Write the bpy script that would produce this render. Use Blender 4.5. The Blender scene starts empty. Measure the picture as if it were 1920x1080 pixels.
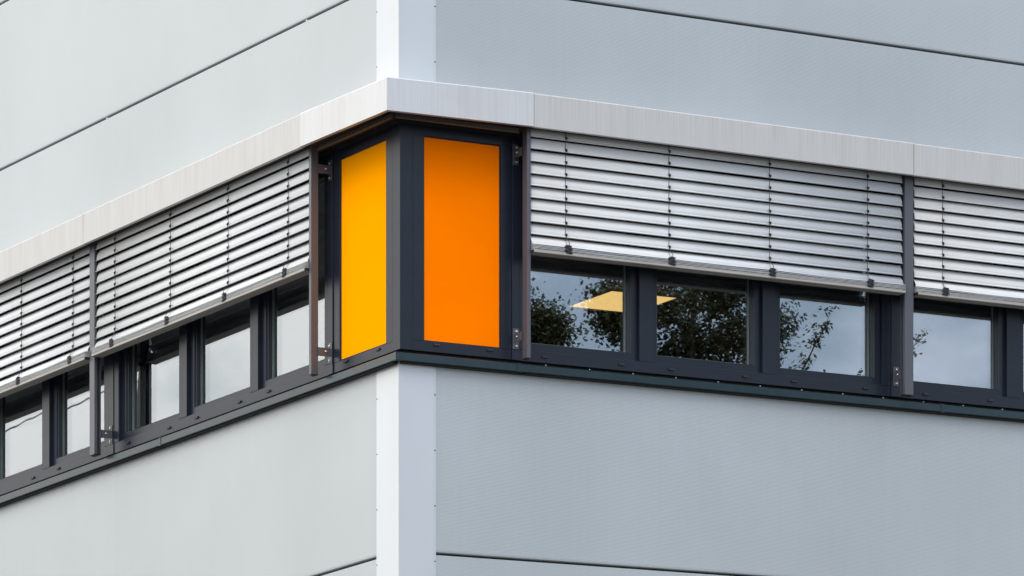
import bpy, bmesh, math, random
from mathutils import Vector, Matrix
R = math.radians
random.seed(7)
scene = bpy.context.scene
C = scene.collection

# ------------------------------------------------------------------ camera
CAM_Z = 1.6
cam_data = bpy.data.cameras.new('camera')
cam = bpy.data.objects.new('camera', cam_data); C.objects.link(cam)
cam.location = (0, 0, CAM_Z); cam.rotation_euler = (R(90), 0, 0)
cam_data.sensor_width = 36; cam_data.lens = 36 * 9231 / 1920
cam_data.shift_y = (2536 - 540) / 1920
cam_data.clip_start = 0.5; cam_data.clip_end = 3000
scene.camera = cam

# ------------------------------------------------------------------ light
SUN_EL, SUN_AZ = 42.0, 203.0          # azimuth measured clockwise from +Y (camera looks along +Y)
sd = bpy.data.lights.new('sun', 'SUN'); sd.energy = .95; sd.angle = R(28); sd.color = (1, .96, .9)
sun = bpy.data.objects.new('sun', sd); C.objects.link(sun)
sdir = Vector((math.sin(R(SUN_AZ)) * math.cos(R(SUN_EL)), math.cos(R(SUN_AZ)) * math.cos(R(SUN_EL)), math.sin(R(SUN_EL))))
sun.rotation_euler = sdir.to_track_quat('Z', 'Y').to_euler(); sun.location = sdir * 60

world = bpy.data.worlds.new('World'); scene.world = world; world.use_nodes = True
nt = world.node_tree; nt.nodes.clear(); N = nt.nodes.new; L = nt.links.new
out = N('ShaderNodeOutputWorld'); bg = N('ShaderNodeBackground'); bg.inputs['Strength'].default_value = 0.1
sky = N('ShaderNodeTexSky'); sky.sky_type = 'NISHITA'; sky.sun_disc = False
sky.sun_elevation = R(SUN_EL); sky.sun_rotation = R(SUN_AZ); sky.dust_density = .25; sky.ozone_density = 3.0; sky.air_density = 1.3
tc = N('ShaderNodeTexCoord'); nz = N('ShaderNodeTexNoise'); nz.inputs['Scale'].default_value = 15.0
nz.inputs['Detail'].default_value = 6; nz.inputs['Roughness'].default_value = .55
mpn = N('ShaderNodeMapping'); mpn.inputs['Scale'].default_value = (1, 1, 2.2)
sep = N('ShaderNodeSeparateXYZ'); ad = N('ShaderNodeMath'); ad.operation = 'MULTIPLY_ADD'
ad.inputs[1].default_value = -.20
rmp = N('ShaderNodeValToRGB'); rmp.color_ramp.elements[0].position = .27; rmp.color_ramp.elements[1].position = .62
rmp.color_ramp.elements[0].color = (.22, .22, .22, 1)
mx = N('ShaderNodeMix'); mx.data_type = 'RGBA'
zc = N('ShaderNodeMath'); zc.operation = 'MAXIMUM'; zc.inputs[1].default_value = 0.0; L(sep.outputs['Z'], zc.inputs[0])
lum = N('ShaderNodeMath'); lum.operation = 'MULTIPLY_ADD'; lum.inputs[1].default_value = 17.0; lum.inputs[2].default_value = 9.0; L(zc.outputs[0], lum.inputs[0])
hue = N('ShaderNodeVectorMath'); hue.operation = 'SCALE'; hue.inputs[0].default_value = (-.06, -.02, .08); L(sep.outputs['X'], hue.inputs['Scale'])
hu2 = N('ShaderNodeVectorMath'); hu2.operation = 'ADD'; hu2.inputs[1].default_value = (.985, .99, 1.035); L(hue.outputs[0], hu2.inputs[0])
cl = N('ShaderNodeVectorMath'); cl.operation = 'SCALE'; L(hu2.outputs[0], cl.inputs[0])
L(lum.outputs[0], cl.inputs['Scale']); L(cl.outputs[0], mx.inputs['B'])
L(tc.outputs['Generated'], mpn.inputs[0]); L(mpn.outputs[0], nz.inputs['Vector'])
L(tc.outputs['Generated'], sep.inputs[0]); L(sep.outputs['X'], ad.inputs[0]); L(nz.outputs['Fac'], ad.inputs[2])
L(ad.outputs[0], rmp.inputs[0]); L(rmp.outputs[0], mx.inputs['Factor']); L(sky.outputs[0], mx.inputs['A'])
L(mx.outputs['Result'], bg.inputs['Color']); L(bg.outputs[0], out.inputs[0])

scene.view_settings.view_transform = 'Standard'; scene.view_settings.look = 'None'
scene.view_settings.gamma = 1; scene.view_settings.exposure = 0.5
scene.cycles.max_bounces = 10; scene.cycles.transparent_max_bounces = 16; scene.cycles.glossy_bounces = 6

# ------------------------------------------------------------------ materials
def mat(name, col, rough=.5, metal=0.0, spec=.5, emit=None):
    m = bpy.data.materials.new(name); m.use_nodes = True
    b = m.node_tree.nodes['Principled BSDF']
    b.inputs['Base Color'].default_value = (*col, 1); b.inputs['Roughness'].default_value = rough
    b.inputs['Metallic'].default_value = metal; b.inputs['Specular IOR Level'].default_value = spec
    if emit: b.inputs['Emission Color'].default_value = (*emit[:3], 1); b.inputs['Emission Strength'].default_value = emit[3]
    return m
def vary(m, sx, sy, a, b, c0=(1, 1, 1), c1=(1, 1, 1), detail=4, lo=.35, hi=.65, rough=None, w=None):
    """multiply base colour by a ramp of UV-stretched noise (weathering: streaks, dust, mottling)"""
    t = m.node_tree; n = t.nodes.new; l = t.links.new; p = t.nodes['Principled BSDF']
    uv = n('ShaderNodeTexCoord'); mp = n('ShaderNodeMapping'); mp.inputs['Scale'].default_value = (sx, sy, 1)
    no = n('ShaderNodeTexNoise'); no.inputs['Scale'].default_value = 1; no.inputs['Detail'].default_value = detail
    l(uv.outputs['UV'], mp.inputs[0]); l(mp.outputs[0], no.inputs['Vector'])
    r = n('ShaderNodeValToRGB'); r.color_ramp.elements[0].position = lo; r.color_ramp.elements[1].position = hi
    r.color_ramp.elements[0].color = (a * c0[0], a * c0[1], a * c0[2], 1); r.color_ramp.elements[1].color = (b * c1[0], b * c1[1], b * c1[2], 1)
    l(no.outputs['Fac'], r.inputs[0])
    x = n('ShaderNodeMix'); x.data_type = 'RGBA'; x.blend_type = 'MULTIPLY'; x.inputs['Factor'].default_value = 1
    src = p.inputs['Base Color'].links[0].from_socket if p.inputs['Base Color'].links else None
    if src: l(src, x.inputs['A'])
    else: x.inputs['A'].default_value = p.inputs['Base Color'].default_value
    l(r.outputs[0], x.inputs['B']); l(x.outputs['Result'], p.inputs['Base Color'])
    return m
PANEL = vary(vary(mat('ribbed_silver_sheet', (.398, .434, .452), .42, .25), .7, .5, .95, 1.04), 26, .22, .993, 1.004, (1, .995, .985))
def tone(m, a, b):
    t = m.node_tree; n = t.nodes.new; l = t.links.new; p = t.nodes['Principled BSDF']
    oi = n('ShaderNodeObjectInfo'); mr = n('ShaderNodeMapRange'); mr.inputs['To Min'].default_value = a; mr.inputs['To Max'].default_value = b
    l(oi.outputs['Random'], mr.inputs['Value']); x = n('ShaderNodeVectorMath'); x.operation = 'SCALE'
    l(p.inputs['Base Color'].links[0].from_socket, x.inputs[0]); l(mr.outputs[0], x.inputs['Scale']); l(x.outputs[0], p.inputs['Base Color'])
tone(PANEL, .975, 1.025)
TRIM = vary(mat('silver_trim_sheet', (.52, .55, .575), .30, .25), 1.5, .5, .97, 1.03)
FASC_CLEAN = vary(vary(mat('clean_grey_fascia', (.53, .54, .555), .38, .15), 90, 1.2, .95, 1.03), 3, 2, .95, 1.03, (1, .99, .97))
FASC = vary(vary(mat('streaked_grey_fascia', (.485, .487, .482), .5, .1), 210, 1.3, .865, 1.03, (1, .992, .98), lo=.36, hi=.56, detail=7), 9, .9, .955, 1.02, (1, .99, .97))
SLAT = vary(vary(mat('weathered_aluminium_slat', (.555, .575, .59), .6, 0, .3), 160, 130, .975, 1.02), 4, 14, .97, 1.02, (1, .995, .98))
RAILM = vary(mat('aluminium_bottom_rail', (.36, .34, .31), .6, 0), 3, 20, .92, 1.04)
FRAME = vary(mat('anthracite_window_frame', (.010, .014, .024), .30, 0, .32), 2, 9, .92, 1.08)
SILL = vary(mat('dark_teal_sill_sheet', (.006, .020, .026), .22, 0, .5), 25, 2, .90, 1.08)
GUIDE = mat('anthracite_guide_rail', (.075, .078, .095), .38, .15, .6)
DARK = mat('dark_recess_shade', (.012, .012, .013), .8)
BLACK = mat('black_plastic', (.012, .012, .014), .5)
CORD = mat('dark_grey_cord', (.03, .03, .034), .8)
STEEL = mat('stainless_screw', (.62, .60, .58), .25, 1.0)
GASK = mat('rubber_gasket', (.01, .011, .013), .6)
SPACER = mat('pale_glazing_spacer', (.38, .46, .42), .4, .2)
ORANGE_LIT = vary(mat('lit_orange_spandrel_enamel', (.95, .33, .0), .5, 0, .0), 1.2, .8, .98, 1.02)  # the orange panel colour with the left wall's stronger light mixed in
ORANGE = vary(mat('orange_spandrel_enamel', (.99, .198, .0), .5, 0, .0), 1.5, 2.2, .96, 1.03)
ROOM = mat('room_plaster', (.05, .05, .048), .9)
LAMP = mat('lit_ceiling_panel', (.8, .7, .5), .5, emit=(1.0, .60, .22, 1.3))
BARK = mat('tree_bark', (.06, .048, .035), .9)
LEAF = mat('tree_leaf', (.030, .036, .010), .55, 0, .3)
LEAF2 = mat('yellowing_tree_leaf', (.058, .045, .010), .55, 0, .3)
POLE = mat('olive_mast_paint', (.10, .095, .07), .6)
ROOFM = mat('roof_membrane', (.2, .2, .2), .9)
def ground_mat():
    m = mat('asphalt_ground', (.08, .08, .075), .9)
    t = m.node_tree; n = t.nodes.new; no = n('ShaderNodeTexNoise'); no.inputs['Scale'].default_value = 40
    r = n('ShaderNodeValToRGB'); r.color_ramp.elements[0].color = (.06, .057, .052, 1); r.color_ramp.elements[1].color = (.10, .095, .085, 1)
    t.links.new(no.outputs['Fac'], r.inputs[0]); t.links.new(r.outputs[0], t.nodes['Principled BSDF'].inputs['Base Color'])
    return m
GROUND = ground_mat()
def glass_mat(name, r0, tint):
    """thin coated glass: mirror share rises with the angle (Schlick), the rest passes straight through"""
    m = bpy.data.materials.new(name); m.use_nodes = True; t = m.node_tree; t.nodes.clear(); n = t.nodes.new; l = t.links.new
    o = n('ShaderNodeOutputMaterial'); x = n('ShaderNodeMixShader'); ge = n('ShaderNodeNewGeometry')
    dt = n('ShaderNodeVectorMath'); dt.operation = 'DOT_PRODUCT'; l(ge.outputs['Incoming'], dt.inputs[0]); l(ge.outputs['Normal'], dt.inputs[1])
    def mth(op, a, b=None):
        q = n('ShaderNodeMath'); q.operation = op
        for i, v in enumerate((a, b)):
            if v is None: continue
            if isinstance(v, (int, float)): q.inputs[i].default_value = v
            else: l(v, q.inputs[i])
        return q.outputs[0]
    f = mth('ADD', mth('MULTIPLY', mth('POWER', mth('SUBTRACT', 1, mth('ABSOLUTE', dt.outputs['Value'])), 5), 1 - r0), r0)
    tr = n('ShaderNodeBsdfTransparent'); tr.inputs['Color'].default_value = (*tint, 1)
    g = n('ShaderNodeBsdfGlossy'); g.inputs['Roughness'].default_value = 0.0; g.inputs['Color'].default_value = (.90, .95, 1, 1)
    l(f, x.inputs[0]); l(tr.outputs[0], x.inputs[1]); l(g.outputs[0], x.inputs[2]); l(x.outputs[0], o.inputs[0])
    return m
GLASS = glass_mat('solar_window_glass', .34, (.80, .86, .83))
GLASS_IN = glass_mat('inner_window_glass', .13, (.88, .92, .90))

# ------------------------------------------------------------------ wall frames
# Each facade is described in its own coordinates: s along the wall from the corner, d outwards, z up
# (z counted from the camera's height).  The courses of the building climb slightly to the right.
K = 640 / 20400
_n = math.hypot(14540, 9231)
UR = Vector((14540 / _n, 9231 / _n)); UL = Vector((-UR.y, UR.x))
NR = Vector((UR.y, -UR.x)); NL = Vector((-UR.x, -UR.y))
CORNER = Vector((-0.69587, 30.3))
class Wall:
    def __init__(s, U, Nn, side): s.U, s.N, s.side = U, Nn, side
    def vec(w, s, d, z):
        p = w.U * s + w.N * d
        return Vector((p.x, p.y, z + K * p.x))
    def pt(w, s, d, z):
        v = w.vec(s, d, z)
        return Vector((CORNER.x + v.x, CORNER.y + v.y, v.z + CAM_Z + K * CORNER.x))
RW = Wall(UR, NR, 'right'); LW = Wall(UL, NL, 'left')

WORLD = {}
def place(o, loc, parent=None):
    WORLD[o.name] = loc.copy()
    if parent: o.parent = parent; o.location = loc - WORLD[parent.name]
    else: o.location = loc
def link(o): C.objects.link(o); return o

class MB:
    """mesh builder in (s, d, z) wall coordinates, relative to an origin"""
    def __init__(self): self.bm = bmesh.new()
    def face(self, pts, smooth=False):
        f = self.bm.faces.new([self.bm.verts.new(p) for p in pts]); f.smooth = smooth; return self
    def box(self, s0, s1, d0, d1, z0, z1, bev=0):
        vs = [self.bm.verts.new((s, d, z)) for s in (s0, s1) for d in (d0, d1) for z in (z0, z1)]
        fs = [self.bm.faces.new([vs[i] for i in q]) for q in ((0, 1, 3, 2), (4, 6, 7, 5), (0, 4, 5, 1), (2, 3, 7, 6), (0, 2, 6, 4), (1, 5, 7, 3))]
        if bev:
            es = list({e for f in fs for e in f.edges})
            bmesh.ops.bevel(self.bm, geom=es, offset=bev, segments=2, affect='EDGES', profile=.5)
        return self
    def extrude(self, prof, s0, s1, smooth=False, closed=True):
        a = [self.bm.verts.new((s0, d, z)) for d, z in prof]; b = [self.bm.verts.new((s1, d, z)) for d, z in prof]
        n = len(prof)
        for i in range(n if closed else n - 1):
            j = (i + 1) % n; f = self.bm.faces.new((a[i], b[i], b[j], a[j])); f.smooth = smooth
        if closed: self.bm.faces.new(a[::-1]); self.bm.faces.new(b)
        return self
    def tube(self, pts, r, n=6, smooth=True):
        rings = []
        for i, p in enumerate(pts):
            p = Vector(p); q = Vector(pts[min(i + 1, len(pts) - 1)]) - Vector(pts[max(i - 1, 0)])
            q.normalize(); u = q.orthogonal().normalized(); v = q.cross(u)
            rr = r[i] if isinstance(r, (list, tuple)) else r
            if rings:  # keep rings aligned
                u = (prev - q * prev.dot(q)).normalized(); v = q.cross(u)
            prev = u
            rings.append([self.bm.verts.new(p + (u * math.cos(a) + v * math.sin(a)) * rr) for a in [2 * math.pi * k / n for k in range(n)]])
        for a, b in zip(rings, rings[1:]):
            for i in range(n):
                f = self.bm.faces.new((a[i], a[(i + 1) % n], b[(i + 1) % n], b[i])); f.smooth = smooth
        self.bm.faces.new(rings[0][::-1]); self.bm.faces.new(rings[-1]); return self
    def screw(self, s, d, z, r=.006, h=.004, ax='d'):
        """domed head with a recess ring; axis along d (or s)"""
        def P(a, rr, t):
            x, y = math.cos(a) * rr, math.sin(a) * rr
            return (s + x, d + t, z + y) if ax == 'd' else (s - t, d + x, z + y)
        prof = [(r, 0), (r, h * .4), (r * .8, h * .85), (r * .4, h), (r * .3, h * .5)]
        rings = [[self.bm.verts.new(P(2 * math.pi * k / 10, rr, t)) for k in range(10)] for rr, t in prof]
        for a, b in zip(rings, rings[1:]):
            for i in range(10):
                f = self.bm.faces.new((a[i], a[(i + 1) % 10], b[(i + 1) % 10], b[i])); f.smooth = True
        self.bm.faces.new(rings[-1]); self.bm.faces.new(rings[0][::-1]); return self
    def build(self, name, m, w, origin=(0, 0, 0), parent=None, recalc=True):
        bm = self.bm; uvl = bm.loops.layers.uv.new('UVMap')
        for f in bm.faces:
            for lp in f.loops:
                c = lp.vert.co; lp[uvl].uv = (c.x + origin[0] + .7 * c.y, c.z + origin[2] + .3 * c.y)
        for v in bm.verts: v.co = w.vec(*v.co)
        if recalc: bmesh.ops.recalc_face_normals(bm, faces=bm.faces)
        me = bpy.data.meshes.new(name); bm.to_mesh(me); bm.free(); me.materials.append(m)
        o = link(bpy.data.objects.new(name, me)); place(o, w.pt(*origin), parent); return o
def copy_to(o, w, origin, parent):
    c = link(o.copy()); place(c, w.pt(*origin), parent); return c
def tag(o, label=None, cat=None, group=None, kind=None):
    for k, v in (('label', label), ('category', cat), ('group', group), ('kind', kind)):
        if v: o[k] = v
    return o
def empty(name, loc):
    o = link(bpy.data.objects.new(name, None)); place(o, loc); o.empty_display_size = .3; return o

# ------------------------------------------------------------------ ground
me = bpy.data.meshes.new('ground'); me.from_pydata([(-1500, -1500, 0), (1500, -1500, 0), (1500, 1500, 0), (-1500, 1500, 0)], [], [(0, 1, 2, 3)])
me.materials.append(GROUND); g = link(bpy.data.objects.new('ground', me)); tag(g, kind='structure')

# ------------------------------------------------------------------ the building
bld = empty('office_building', RW.pt(0, 0, -CAM_Z))
tag(bld, 'silver ribbed metal clad building corner with a dark window band and yellow and orange panels', 'building')
LEN = 13.0; STRIP = 6.86; RIB = .0085
def ribbed(w, s0, s1, z0, z1):
    """sandwich panel face with fine horizontal ribs, closed back, rebated top and bottom edge"""
    h = z1 - z0; n = int((h - .03) / RIB); rest = (h - n * RIB) / 2
    prof = [(-.05, 0), (-.012, 0), (-.0015, .004), (0, rest)]
    for i in range(n):
        z = rest + i * RIB
        prof += [(-.0003, z + RIB * .22), (-.0003, z + RIB * .36), (0, z + RIB * .58), (0, z + RIB)]
    prof += [(0, h - .004), (-.012, h), (-.05, h)]
    m = MB()
    a = [m.bm.verts.new((s0, d, z)) for d, z in prof]; b = [m.bm.verts.new((s1, d, z)) for d, z in prof]
    for i in range(len(prof) - 1): m.bm.faces.new((a[i], b[i], b[i + 1], a[i + 1]))
    m.bm.faces.new((a[-1], b[-1], b[0], a[0])); m.bm.faces.new((a[0], a[-1], m.bm.verts.new((s0, 0, h)), m.bm.verts.new((s0, 0, 0))))
    return m.build('wall_panel', PANEL, w, (0, 0, z0), bld)
J = .0065
for w in (RW, LW):
    courses = [(-1.75, .25), (.25, 1.43), (1.43, 2.605), (2.605, 3.78), (3.78, 4.955), (4.955, 6.13), (7.64, 8.504), (8.504, 9.68), (9.68, 10.86)]
    for z0, z1 in courses: ribbed(w, .25, LEN, z0 + J, z1 - J)
    ribbed(w, STRIP + .012, LEN, 6.13 + J, 7.60 - J)
    # backing sheet behind joints, above and below the strip
    q0 = .06 if w is RW else .101
    for bx in ((q0, LEN, -.10, -.052, -1.7, 6.11), (q0, LEN, -.10, -.052, 7.62, 10.86), (STRIP, LEN, -.10, -.052, 6.112, 7.618)): MB().box(*bx).build('backing_sheet', DARK, w, (0, 0, 0), bld)
    # corner trim with folded flange and screws
    for z0, z1 in ((-1.7, 6.135), (7.64, 10.86)):
        tr = MB()
        e = .0045
        tr.extrude([(e, 0), (e, z1 - z0), (-.03, z1 - z0), (-.03, 0)], -.004 if w is RW else -.0035, .252)
        tr.extrude([(e - .0025, .001), (e - .0025, z1 - z0 - .001), (-.02, z1 - z0 - .001), (-.02, .001)], .2525, .266)
        t = tr.build('corner_trim', TRIM, w, (0, 0, z0), bld)
        zz = 4.907 - .343 * 19
        sc = None
        while zz < z1 - .05:
            if zz > z0 + .05:
                if sc is None: sc = MB().screw(0, 0, 0, .0045, .003).build('screw', BLACK, w, (.2585, e - .0025, zz), t)
                else: copy_to(sc, w, (.2585, e - .0025, zz), t)
            zz += .343
    # flat sheet tick marks below the sill band: drip flashing of the sill
    # ---------------- fascia (projecting cover over the blinds)
    FD = .21
    segs = [(-FD if w is RW else -FD + .002, .851, 7.598, 7.802, FASC_CLEAN), (.8555, 3.798, 7.610, 7.819, FASC), (3.8035, 6.80, 7.609, 7.817, FASC), (6.802, STRIP + .2, 7.609, 7.817, FASC)]
    for i, (s0, s1, zb, zt, m) in enumerate(segs):
        tb = MB(); o = FD + (.0022 if i == 0 else 0)
        zb1 = 7.612 if i == 0 else zb; zt1 = 7.822 if i == 0 else zt
        # front sheet with a returned bottom lip and a sloping top
        def ring(s, zb, zt):
            return [(s, o, zb), (s, o, zt - .006), (s, o - .005, zt), (s, .0, zt + .03), (s, .0, zt + .022), (s, o - .012, zt - .012), (s, o - .012, zb + .012), (s, o - .030, zb + .012), (s, o - .030, zb)]
        a = [tb.bm.verts.new((p[0] - s0, p[1], p[2] - 7.6)) for p in ring(s0, zb, zt)]
        if i == 0:  # mitre at the corner
            for v, p in zip(a, ring(s0, zb, zt)): v.co.x = -p[1] - s0 + (0 if w is RW else .0015)
        b = [tb.bm.verts.new((p[0] - s0, p[1], p[2] - 7.6)) for p in ring(s1, zb1, zt1)]
        for q in range(len(a)): r_ = (q + 1) % len(a); tb.bm.faces.new((a[q], b[q], b[r_], a[r_]))
        tb.bm.faces.new(a[::-1]); tb.bm.faces.new(b)
        f = tb.build('fascia_cover', m, w, (s0, 0, 7.6), bld)
        if i == 0: f['label'] = 'clean smooth grey fascia piece at the corner'
        # soffit board inside the cover
        MB().box(0, s1 - s0 - .002, .002, FD - .032, .022, .032).build('soffit_board', mat('soffit_brown', (.022, .016, .012), .8) if i == 0 and w is RW else bpy.data.materials['soffit_brown'], w, (s0 if i else -.17, 0, 7.6), bld)
    # angle strip under the soffit at the corner
    MB().box(0, .895, .094, .100, 0, .032).box(0, .895, .1005, .115, 0, .004).build('soffit_angle', bpy.data.materials.get('angle_strip') or mat('angle_strip', (.10, .082, .068), .6), w, (-.085, 0, 7.589), bld)
    # header board behind the blinds
    hb = MB().box(.0 if w is RW else .052, STRIP, -.051, -.020, 0, .06, .001).build('header_board', DARK, w, (.0, 0, 7.60), bld)
    hs = MB().screw(0, 0, 0, .0035, .003).build('screw', STEEL, w, (.05, -.020, 7.628), hb)
    for q in range(1, 16): copy_to(hs, w, (.05 + q * .26, -.020, 7.628), hb)
    # ---------------- sill
    js = [.0 , .838, 4.155, STRIP + .1] if w is RW else [.0, 2.99, 6.1, STRIP + .1]
    for i in range(3):
        s0, s1 = js[i], js[i + 1]; c = (-.055 if w is RW else -.0535) if i == 0 else s0
        b = MB(); o = .055
        b.extrude([(-.045, .038), (-.045, .030), (o - .012, .020), (o - .003, .020 - .018), (o - .003, 0), (o - .012, -.001), (o - .012, -.005), (o, -.005), (o + .0012, 0), (o, .044), (o - .004, .0475), (o - .02, .0485)], 0, s1 - c - .0015)
        sl = b.build('window_sill', SILL, w, (c, 0, 6.120), bld)
        MB().box(0, s1 - c - .004, .0015, .0425, 0, .012).build('sill_shade_strip', DARK, w, (c + (.06 if i == 0 else 0), 0, 6.1075), sl)  # dark strip standing in for the shade under the sill
        if s1 < STRIP:   # overlapping joint piece
            MB().extrude([(o - .01, -.007), (o + .0035, -.007), (o + .0035, .0465), (o - .004, .051), (o - .03, .052), (o - .03, .049)], 0, .028).build('sill_joint_cover', SILL, w, (s1 - .014, 0, 6.120), sl)
    q = 1.042; sc = None
    while q < STRIP and w is RW:
        if sc is None: sc = MB().screw(0, 0, 0, .0042, .0022).build('rivet', SPACER, w, (q, .052, 6.172), bld)
        else: copy_to(sc, w, (q, .052, 6.172), bld)
        q += .3285
    if w is RW: # folded corner clip of the sill
        MB().box(0, .05, .0565, .0585, 0, .047).build('sill_corner_cover', SILL, w, (-.0585, 0, 6.1185), bld)
    # dark recess between frame and sill
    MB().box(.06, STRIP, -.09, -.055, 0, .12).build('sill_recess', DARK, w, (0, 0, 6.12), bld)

    # ---------------- corner panel window
    fr = MB(); F0, F1 = -.10, -.02
    c0 = -F1 * 1.0  # corner of the two frame faces
    c0 = .02
    if w is RW: fr.box(c0, .112, -.112, F1, 0, 1.395, .0015)     # square corner post shared by both facades
    fr.box(.1135, .832, F0, F1 - .002, 0, .062, .0012)           # bottom rail
    fr.box(.1135, .832, F0, F1 - .002, 1.332, 1.395, .0012)      # top rail
    fr.box(.1135, .188, F0, F1 - .001, .0625, 1.3315, .0012)
    fr.box(.756, .832, F0, F1 - .001, .0625, 1.3315, .0012)
    spf = fr.build('spandrel_frame', FRAME, w, (0, 0, 6.205), bld)
    MB().box(.190, .198, -.045, -.026, .064, 1.330).box(.748, .754, -.045, -.026, .064, 1.330).box(.198, .748, -.045, -.026, .064, .070).box(.198, .748, -.045, -.026, 1.325, 1.330).build('gasket', GASK, w, (0, 0, 6.205), spf)
    pn = MB().box(.196, .750, -.046, -.031, .068, 1.327).build('coloured_panel', ORANGE if w is RW else ORANGE_LIT, w, (0, 0, 6.205), spf)
    pn['label'] = 'bright orange opaque panel' if w is RW else 'bright opaque panel, orange made yellow by painted-in light'
    # weep-hole cover: a small hood open below
    def hood():
        h = MB(); h.extrude([(0, -.004), (.003, -.006), (.009, -.004), (.009, .003), (.005, .008), (0, .010)], -.021, .021); return h
    cap = hood().build('drain_cap', BLACK if w is RW else FRAME, w, (.285, -.0215, 6.248), spf)
    copy_to(cap, w, (.672, -.0215, 6.248), spf)

    # ---------------- window bays
    bays = [(.888, [(.937, 1.796), (1.898, 2.755), (2.860, 3.717)], 3.784), (3.880, [(3.930, 4.750), (4.860, 5.715), (5.820, 6.640)], 6.76)]
    proto = None
    for bi, (b0, ops, b1) in enumerate(bays):
        fr = MB()
        fr.box(b0 + .001, b1 - .001, F0, F1, 0, .070, .0012)
        fr.box(b0 + .001, b1 - .001, F0, F1, 1.325, 1.395, .0012)
        edges = [b0 + .001] + [e for o_ in ops for e in o_] + [b1 - .001]
        for a, b in zip(edges[::2], edges[1::2]): fr.box(a, b, F0, F1 + .0015, .0705, 1.3245, .0015)
        wf = fr.build('window_frame', FRAME, w, (0, 0, 6.203), bld)
        for (a, b) in ops:
            # sash: four mitred members with a stepped inner lip, set back behind the frame face
            sm = MB(); W_ = .056; z0, z1 = .072, 1.323
            def member(P, Q, R_, S_):
                pass
            rings = []
            for (inset, d) in ((0, F0 + .004), (0, -.047), (.003, -.045), (W_ - .008, -.045), (W_ - .004, -.049), (W_ - .004, -.062), (W_, -.066), (W_, F0 - .03), (.0, F0 - .03)):
                rings.append([sm.bm.verts.new(p) for p in ((a + inset, d, z0 + inset), (b - inset, d, z0 + inset), (b - inset, d, z1 - inset), (a + inset, d, z1 - inset))])
            for r1, r2 in zip(rings, rings[1:] + rings[:1]):
                for q in range(4): sm.bm.faces.new((r1[q], r1[(q + 1) % 4], r2[(q + 1) % 4], r2[q]))
            sm.build('sash', FRAME, w, (0, 0, 6.203), wf)
            ga, gb, gz0, gz1 = a + W_ + .0005, b - W_ - .0005, z0 + W_ + .0005, z1 - W_ - .0005
            # two panes of a sealed unit; each bows slightly
            for dd, bow, gm in ((-.090, random.uniform(.00018, .00034), GLASS), (-.108, -random.uniform(.00015, .0003), GLASS_IN)):
                gl = MB(); nx, nz_ = 14, 20; tx, tz = random.uniform(-.0003, .0003), random.uniform(-.0003, .0003)
                grid = [[gl.bm.verts.new((ga + (gb - ga) * i / nx, dd + bow * (math.sin(math.pi * i / nx) * math.sin(math.pi * k / nz_)) ** .8 + tx * (i / nx - .5) + tz * (k / nz_ - .5) + .000012 * math.sin(i * 1.3 + k * .7), gz0 + (gz1 - gz0) * k / nz_)) for k in range(nz_ + 1)] for i in range(nx + 1)]
                for i in range(nx):
                    for k in range(nz_):
                        f = gl.bm.faces.new((grid[i][k], grid[i + 1][k], grid[i + 1][k + 1], grid[i][k + 1])); f.smooth = True
                gl.build('glass_pane', gm, w, (0, 0, 6.203), wf)
            sp = MB(); t = .007; A, B, Z0, Z1 = ga + .001, gb - .001, gz0 + .001, gz1 - .001
            sp.box(A, A + t, -.106, -.093, Z0, Z1).box(B - t, B, -.106, -.093, Z0, Z1).box(A + t, B - t, -.106, -.093, Z0, Z0 + t).box(A + t, B - t, -.106, -.093, Z1 - t, Z1)
            sp.build('glazing_spacer', SPACER, w, (0, 0, 6.203), wf)
            for cs in (a + .140, b - .140):
                copy_to(cap, w, (cs, -.0195, 6.238), wf)
        # flat cover post between bays, where the guide rail is bracketed
    for (p0, p1) in ((.834, .886), (3.786, 3.878), (6.762, STRIP)):
        MB().box(0, p1 - p0, F0, F1 + .006, 0, 1.396, .0012).build('cover_post', FRAME, w, (p0, 0, 6.203), bld)

    # ---------------- guide rails
    for (g0, g1, arm_s, top) in ((.852, .879, .860, True), (3.787, 3.857, 3.822, False), (6.745, 6.815, 6.78, False)):
        H = 1.43; gr = MB()
        if top:  # single channel, open towards the blind
            gr.box(0, .0025, 0, .05, 0, H).box(.0026, .027, .0475, .05, 0, H).box(.0026, .027, 0, .0025, 0, H)
        else:    # double channel
            gr.box(.0335, .0365, .003, .047, 0, H).box(0, .07, .0475, .05, 0, H).box(0, .07, 0, .0025, 0, H).box(0, .012, .03, .0474, 0, H)
        rl = gr.build('guide_rail', GUIDE, w, (g0, .08, 6.193), bld)
        MB().box(-.0015, g1 - g0 + .0015, -.001, .0515, -.005, -.0005).build('end_cap', BLACK, w, (g0, .08, 6.193), rl)
        for bz in (6.335, 7.485):
            br = MB(); pz = .064
            br.box(-.022, .022, 0, .004, -pz, pz, .001)                   # plate on the post
            br.extrude([(.004, -.027), (.100, -.027), (.100, .027), (.004, .027)], -.020, -.016)  # arm
            bo = br.build('rail_bracket', GUIDE, w, (arm_s, F1 + .0062, bz), rl)
            for args in ((.004, .004, .046, .0085, .006), (.004, .004, -.046, .0085, .006), (-.020, .045, .003, .0085, .006, 's')):
                MB().screw(*args).build('bracket_screw', STEEL, w, (arm_s, F1 + .0062, bz), rl)
    # small notches of pale tape at the upper joint (panel clips)
    if w is LW:
        jc = MB().box(0, .012, -.03, .0015, 0, .012).build('joint_clip', TRIM, w, (3.85, 0, 8.4925), bld); copy_to(jc, w, (1.13, 0, 8.4925), bld)

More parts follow.
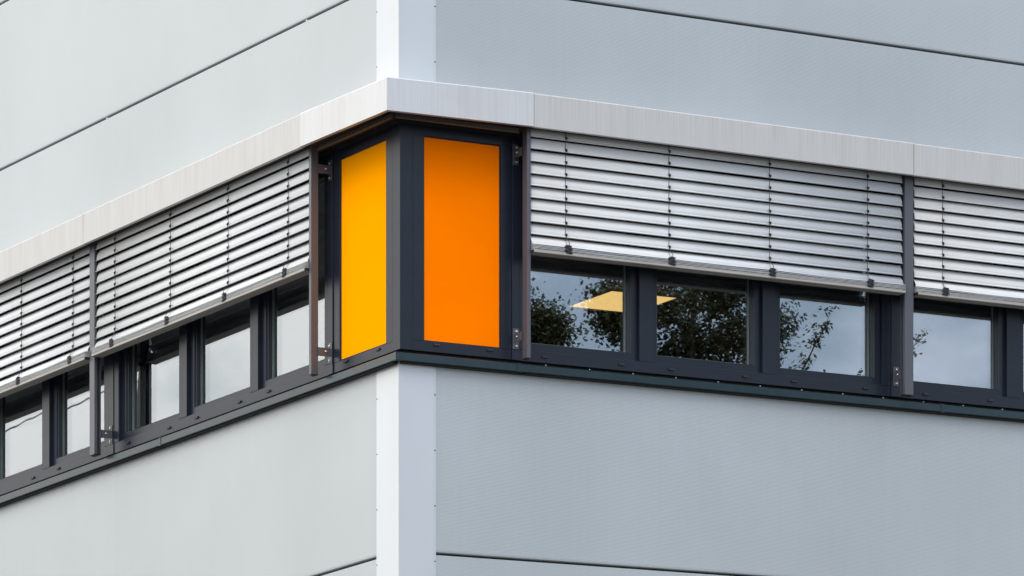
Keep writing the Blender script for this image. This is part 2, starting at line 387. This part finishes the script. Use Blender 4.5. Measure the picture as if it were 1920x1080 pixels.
# roof, floor slabs and dark room behind the glass (one L-shaped storey, closed to the outside)
def slab(name, z0, z1, m, s1=LEN, inset=.13):
    """horizontal plate over the building's footprint"""
    b = MB(); b.box(inset, s1, -s1, -inset, 0, z1 - z0)
    return b.build(name, m, RW, (0, 0, z0), bld)
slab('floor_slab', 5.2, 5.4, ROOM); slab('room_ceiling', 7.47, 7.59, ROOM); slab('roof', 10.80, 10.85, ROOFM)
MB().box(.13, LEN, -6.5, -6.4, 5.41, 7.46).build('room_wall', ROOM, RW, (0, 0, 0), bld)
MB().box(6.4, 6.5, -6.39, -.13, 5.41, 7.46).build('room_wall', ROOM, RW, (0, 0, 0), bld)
MB().box(LEN - .2, LEN, -LEN, -.1, -1.7, 10.79).build('rear_wall', PANEL, RW, (0, 0, 0), bld)
MB().box(.06, LEN - .21, -LEN, -LEN + .2, -1.7, 10.79).build('rear_wall', PANEL, RW, (0, 0, 0), bld)

# ceiling light inside
lamp = empty('ceiling_light', RW.pt(3.77, -3.17, 7.44))
tag(lamp, 'square lit ceiling panel glowing warm yellow behind the glass of the right windows', 'ceiling light')
MB().box(-.275, .275, -.275, .275, -.012, -.004).build('light_diffuser', LAMP, RW, (3.77, -3.17, 7.455), lamp)
MB().box(-.29, -.276, -.29, .29, -.014, .01).box(.276, .29, -.29, .29, -.014, .01).box(-.2755, .2755, -.29, -.276, -.014, .01).box(-.2755, .2755, .276, .29, -.014, .01).build('light_frame', TRIM, RW, (3.77, -3.17, 7.455), lamp)

# ------------------------------------------------------------------ external venetian blinds
PITCH = .0757
def slat_profile(tilt=0.0):
    o = [(-.0185, .0345), (-.0155, .0368), (-.0115, .0343), (-.005, .0225), (.0015, .0115), (.0058, 0), (.0082, -.011), (.0088, -.018), (.0072, -.0230), (.0066, -.0262), (.0090, -.0283), (.0150, -.0298), (.0176, -.0322), (.0166, -.0352), (.0125, -.0368), (.0090, -.0355)]
    i = [(.0058, -.0285), (.0052, -.0255), (.0058, -.0230), (.0074, -.0178), (.0068, -.011), (.0045, 0), (.0002, .0110), (-.0062, .0217), (-.0126, .0328), (-.0155, .0351), (-.0172, .0332)]
    p = o + i; c, s = math.cos(tilt), math.sin(tilt)
    return [(c * d - s * z, s * d + c * z) for d, z in p]
def blind(w, s0, s1, cords, label, sides):
    root = empty('venetian_blind', w.pt(s0, .105, 7.62))
    tag(root, label, 'blind', 'external venetian blinds')
    n = s1 - s0
    pr = None
    for j in range(9):
        z = 7.570 - PITCH * j + .038
        if pr is None:
            pr = MB().extrude(slat_profile(), 0, n, smooth=True).build('slat', SLAT, w, (s0, .113, z), root)
            for p in pr.data.polygons:
                if len(p.vertices) > 4: p.use_smooth = False
        else:
            c = copy_to(pr, w, (s0 + random.uniform(-.002, .002), .113 + random.uniform(-.001, .001), z + random.uniform(-.0013, .0013)), root)
            c.rotation_mode = 'AXIS_ANGLE'; ax = w.vec(1, 0, 0).normalized(); c.rotation_axis_angle = (R(random.uniform(-2.2, 2.2)), *ax)
    MB().extrude(slat_profile(R(16)), 0, n, smooth=True).build('slat', SLAT, w, (s0, .122, 6.93), root)
    # pile of folded slats above the bottom rail, each sagging a little between its cords
    fl = None
    for q in range(5):
        m = MB(); nseg = 40
        pts = []
        for i in range(nseg + 1):
            s = n * i / nseg; ss = s0 + s
            dist = min([abs(ss - c) for c in cords] + [abs(ss - s0), abs(ss - s1)])
            sag = -.0028 * min(1, dist / .3) * (q / 4) + .0008 * math.sin(ss * 5 + q * 1.7)
            pts.append((s, sag))
        pf = [(-.04, .0030), (-.030, .0045), (0, .0058), (.030, .0050), (.0395, .0038), (.041, .0030), (.041, .0010), (.0395, .0), (.030, .0022), (0, .0040), (-.030, .0020), (-.04, .0008)]
        rg = [[m.bm.verts.new((s, d, z + sg)) for d, z in pf] for s, sg in pts]
        for a, b in zip(rg, rg[1:]):
            for i in range(len(pf)):
                k = (i + 1) % len(pf); f = m.bm.faces.new((a[i], b[i], b[k], a[k])); f.smooth = True
        m.bm.faces.new(rg[0][::-1]); m.bm.faces.new(rg[-1])
        m.build('folded_slat', SLAT, w, (s0, .118 + .0012 * math.sin(q * 2.3), 6.8635 + q * .0084), root)
    MB().extrude([(-.040, .004), (-.038, 0), (.038, 0), (.0425, .0012), (.0435, .0040), (.0435, .0145), (.040, .0165), (-.038, .0165), (-.040, .014)], 0, n).build('bottom_rail', RAILM, w, (s0, .118, 6.845), root)
    for c in (-.003, n + .0005):
        MB().box(0, .0025, -.042, .044, -.001, .0165).build('rail_end_cap', BLACK, w, (s0 + c, .118, 6.845), root)
    MB().box(0, n, -.025, .03, 0, .02).build('head_rail', DARK, w, (s0, .1, 7.625), root)  # rail coloured dark to stand in for shade in the head cavity
    for c in cords:
        pts = []; zt = 7.64; z = zt
        for j in range(9):
            zs = 7.570 - PITCH * j
            pts += [(0, .001, zs + .016 - 7.6), (.0012 * math.sin(j * 2.2 + c), .006, zs - 7.6), (-.001, .004, zs - .02 - 7.6)]
        zb = 6.905 - 7.6
        side = 1 if (int(c * 10) % 2) else -1
        lp = [(0, .012, zb + .05), (.010 * side, .020, zb + .036), (.014 * side, .028, zb + .018), (.004 * side, .038, zb + .003), (-.002, .034, zb - .006)]
        cd = MB().tube([(0, 0, .04)] + pts + lp, .0021, 5).build('ladder_cord', CORD, w, (c, .130, 7.6), root)
        MB().tube([(0, 0, -.66), (0, .012, zb + .02), (-.003, .03, zb - .002)], .001, 4).build('lift_tape', CORD, w, (c, .130, 7.6), cd)
        cp = None
        for j in range(9):
            zs = 7.570 - PITCH * j + .017
            if cp is None:
                cp = MB().tube([(-.004, .0, .003), (.003, .003, .004), (.009, .003, 0), (.009, .001, -.005), (.002, .002, -.008)], [.004, .0055, .0066, .006, .004], 6).build('cord_clip', BLACK, w, (c, .1305, zs), cd)
            else: copy_to(cp, w, (c, .1305, zs), cd)
        # bundle of clips on the folded slats
        bd = MB()
        for q in range(7):
            zz = 6.860 + q * .0072 - 6.86; x = .006 * math.sin(q * 1.9 + c)
            bd.tube([(-.024 + x, .002, zz), (-.010 + x, .009, zz + .002), (.010 + x, .008, zz - .001), (.024 + x, .001, zz + .001)], [.0038, .0048, .0050, .0038], 6)
            bd.box(-.012 + x, .018 + x, -.010, .004, zz - .003, zz + .003)
        bd.build('clip_bundle', BLACK, w, (c + .004, .158, 6.862), root)
    return root
RC = [1.137, 1.919, 2.700, 3.482]; RC2 = [4.095, 4.877, 5.66, 6.44]
blind(RW, .884, 3.771, RC, 'long half lowered grey slatted blind right of the orange panel', None)
blind(RW, 3.873, 6.725, RC2, 'grey slatted blind at the right edge of the photo, cut off by it', None)
blind(LW, .884, 3.771, RC, 'long half lowered grey slatted blind left of the yellow panel', None)
blind(LW, 3.873, 6.725, RC2, 'grey slatted blind at the left edge of the photo, cut off by it', None)

# ------------------------------------------------------------------ surroundings seen only as reflections in the glass
class Flat:
    def vec(self, x, y, z): return Vector((x, y, z))
    def pt(self, x, y, z): return Vector((x, y, z))
FW = Flat()
def tree(x, y, h, cr, label, nleaf, seed, low=.35, sprigs=()):
    rnd = random.Random(seed)
    root = empty('deciduous_tree', Vector((x, y, 0))); tag(root, label, 'tree', 'trees mirrored in the right windows')
    m = MB(); segs = []
    tr = [(0, 0, 0)]; px = py = 0
    for i in range(1, 9):
        px += rnd.uniform(-.08, .08); py += rnd.uniform(-.08, .08); tr.append((px, py, h * .96 * i / 8))
    m.tube(tr, [.17 * (1 - .93 * i / 8) for i in range(9)], 8)
    tips = []
    nb = int(40 * h / 13)
    for b in range(nb):
        t = low + (1 - low) * ((b + rnd.random()) / nb) ** .6
        i = min(7, int(t * .96 * 8 / .96)); a = Vector(tr[i]).lerp(Vector(tr[i + 1]), t * 8 - i if i < 7 else .8)
        ang = rnd.uniform(0, 6.283); prof = cr * (math.sin(math.pi * min(1, (t - low) / (1 - low) * .86 + .12)) ** .7) * rnd.uniform(.55, 1.12)
        e = a + Vector((math.cos(ang), math.sin(ang), rnd.uniform(.25, .9))) * prof
        mid = a.lerp(e, .5) + Vector((0, 0, -.08 * prof))
        m.tube([a, mid, e], [.045 * (1.1 - t), .028 * (1.1 - t), .006], 5)
        for k in range(7):
            f = rnd.uniform(.3, 1); q = a.lerp(e, f) + Vector((rnd.gauss(0, 1), rnd.gauss(0, 1), rnd.gauss(0, .8))) * .24 * cr / 1.5
            m.tube([a.lerp(e, f * .9), q], [.011, .004], 4); tips.append(q)
    for (dx, dy, dz, ex, ey, ez) in sprigs:
        a, e = Vector((dx, dy, dz)), Vector((ex, ey, ez)); m.tube([a, a.lerp(e, .5), e], [.02, .01, .004], 5)
        for k in range(10): tips.append(a.lerp(e, .35 + .65 * k / 9) + Vector((rnd.gauss(0, .04), rnd.gauss(0, .04), rnd.gauss(0, .04))))
    m.build('trunk', BARK, FW, (x, y, 0), root)
    lv = MB(); per = max(1, nleaf // len(tips))
    nsp = 10 * len(sprigs)
    for ti, t in enumerate(tips):
        sp = ti >= len(tips) - nsp
        rad = rnd.uniform(.03, .06) if sp else rnd.uniform(.07, .16)
        for k in range(int((16 if sp else per) * rnd.uniform(.5, 1.5))):
            c = t + Vector((rnd.gauss(0, 1), rnd.gauss(0, 1), rnd.gauss(0, .9))) * rad
            u = Vector((rnd.gauss(0, 1), rnd.gauss(0, 1), rnd.gauss(0, .6) - .3)).normalized(); v = u.orthogonal(); v.rotate(Matrix.Rotation(rnd.uniform(0, 6.28), 3, u)); v.normalize()
            s = rnd.uniform(.022, .040); n_ = u.cross(v) * s * .18
            lv.face([c, c + u * s + v * s * .55 + n_, c + u * s * 2.1, c + u * s - v * s * .55 + n_])
    o = lv.build('crown', LEAF, FW, (x, y, 0), root, recalc=False)
    o.data.materials.append(LEAF2)
    for p in o.data.polygons: p.material_index = 1 if rnd.random() < .22 else 0
    return root
tree(23.72, 22.05, 16.4, 1.22, 'tall dense tree mirrored in the second right window', 62000, 3, .5)
tree(22.92, 21.27, 14.25, .42, 'narrow tree mirrored in the middle of the first right window', 15000, 5, .6)
tree(22.30, 20.60, 13.85, .62, 'loose tree mirrored in the left half of the first right window', 20000, 8, .6)
tree(24.55, 22.85, 13.1, .55, 'low tree top with one stray branch mirrored in the third right window', 26000, 11, .6, sprigs=[(0, 0, 12.6, .32, .37, 13.52), (.4, .5, 12.5, 1.1, 1.18, 13.40)])

# mast with a cable, mirrored in the left windows
mast = empty('lamp_mast', Vector((-40.95, 55.06, 0))); tag(mast, 'thin dark mast with a cable, mirrored in the middle left window', 'mast')
MB().tube([(0, 0, 0), (0, 0, 12), (0, 0, 21)], [.16, .11, .10], 12).build('mast_pole', POLE, FW, (-40.95, 55.06, 0), mast)
MB().box(-.9, .9, -.05, .05, 0, .1).box(-.9, -.5, -.12, .2, .1, .4).box(-.2, .2, -.12, .2, .1, .4).box(.5, .9, -.12, .2, .1, .4).build('lamp_head', POLE, FW, (-40.95, 55.06, 21), mast)
pts = []
A, B = Vector((0, 0, 0)), Vector((-3.0, 14.5, -2.0))
for i in range(31):
    t = i / 30; p = A.lerp(B, t); p.z -= .15 * 4 * t * (1 - t); pts.append(p)
MB().tube(pts, .017, 5).build('cable', SPACER, FW, (-40.95, 55.06, 16.90), mast)
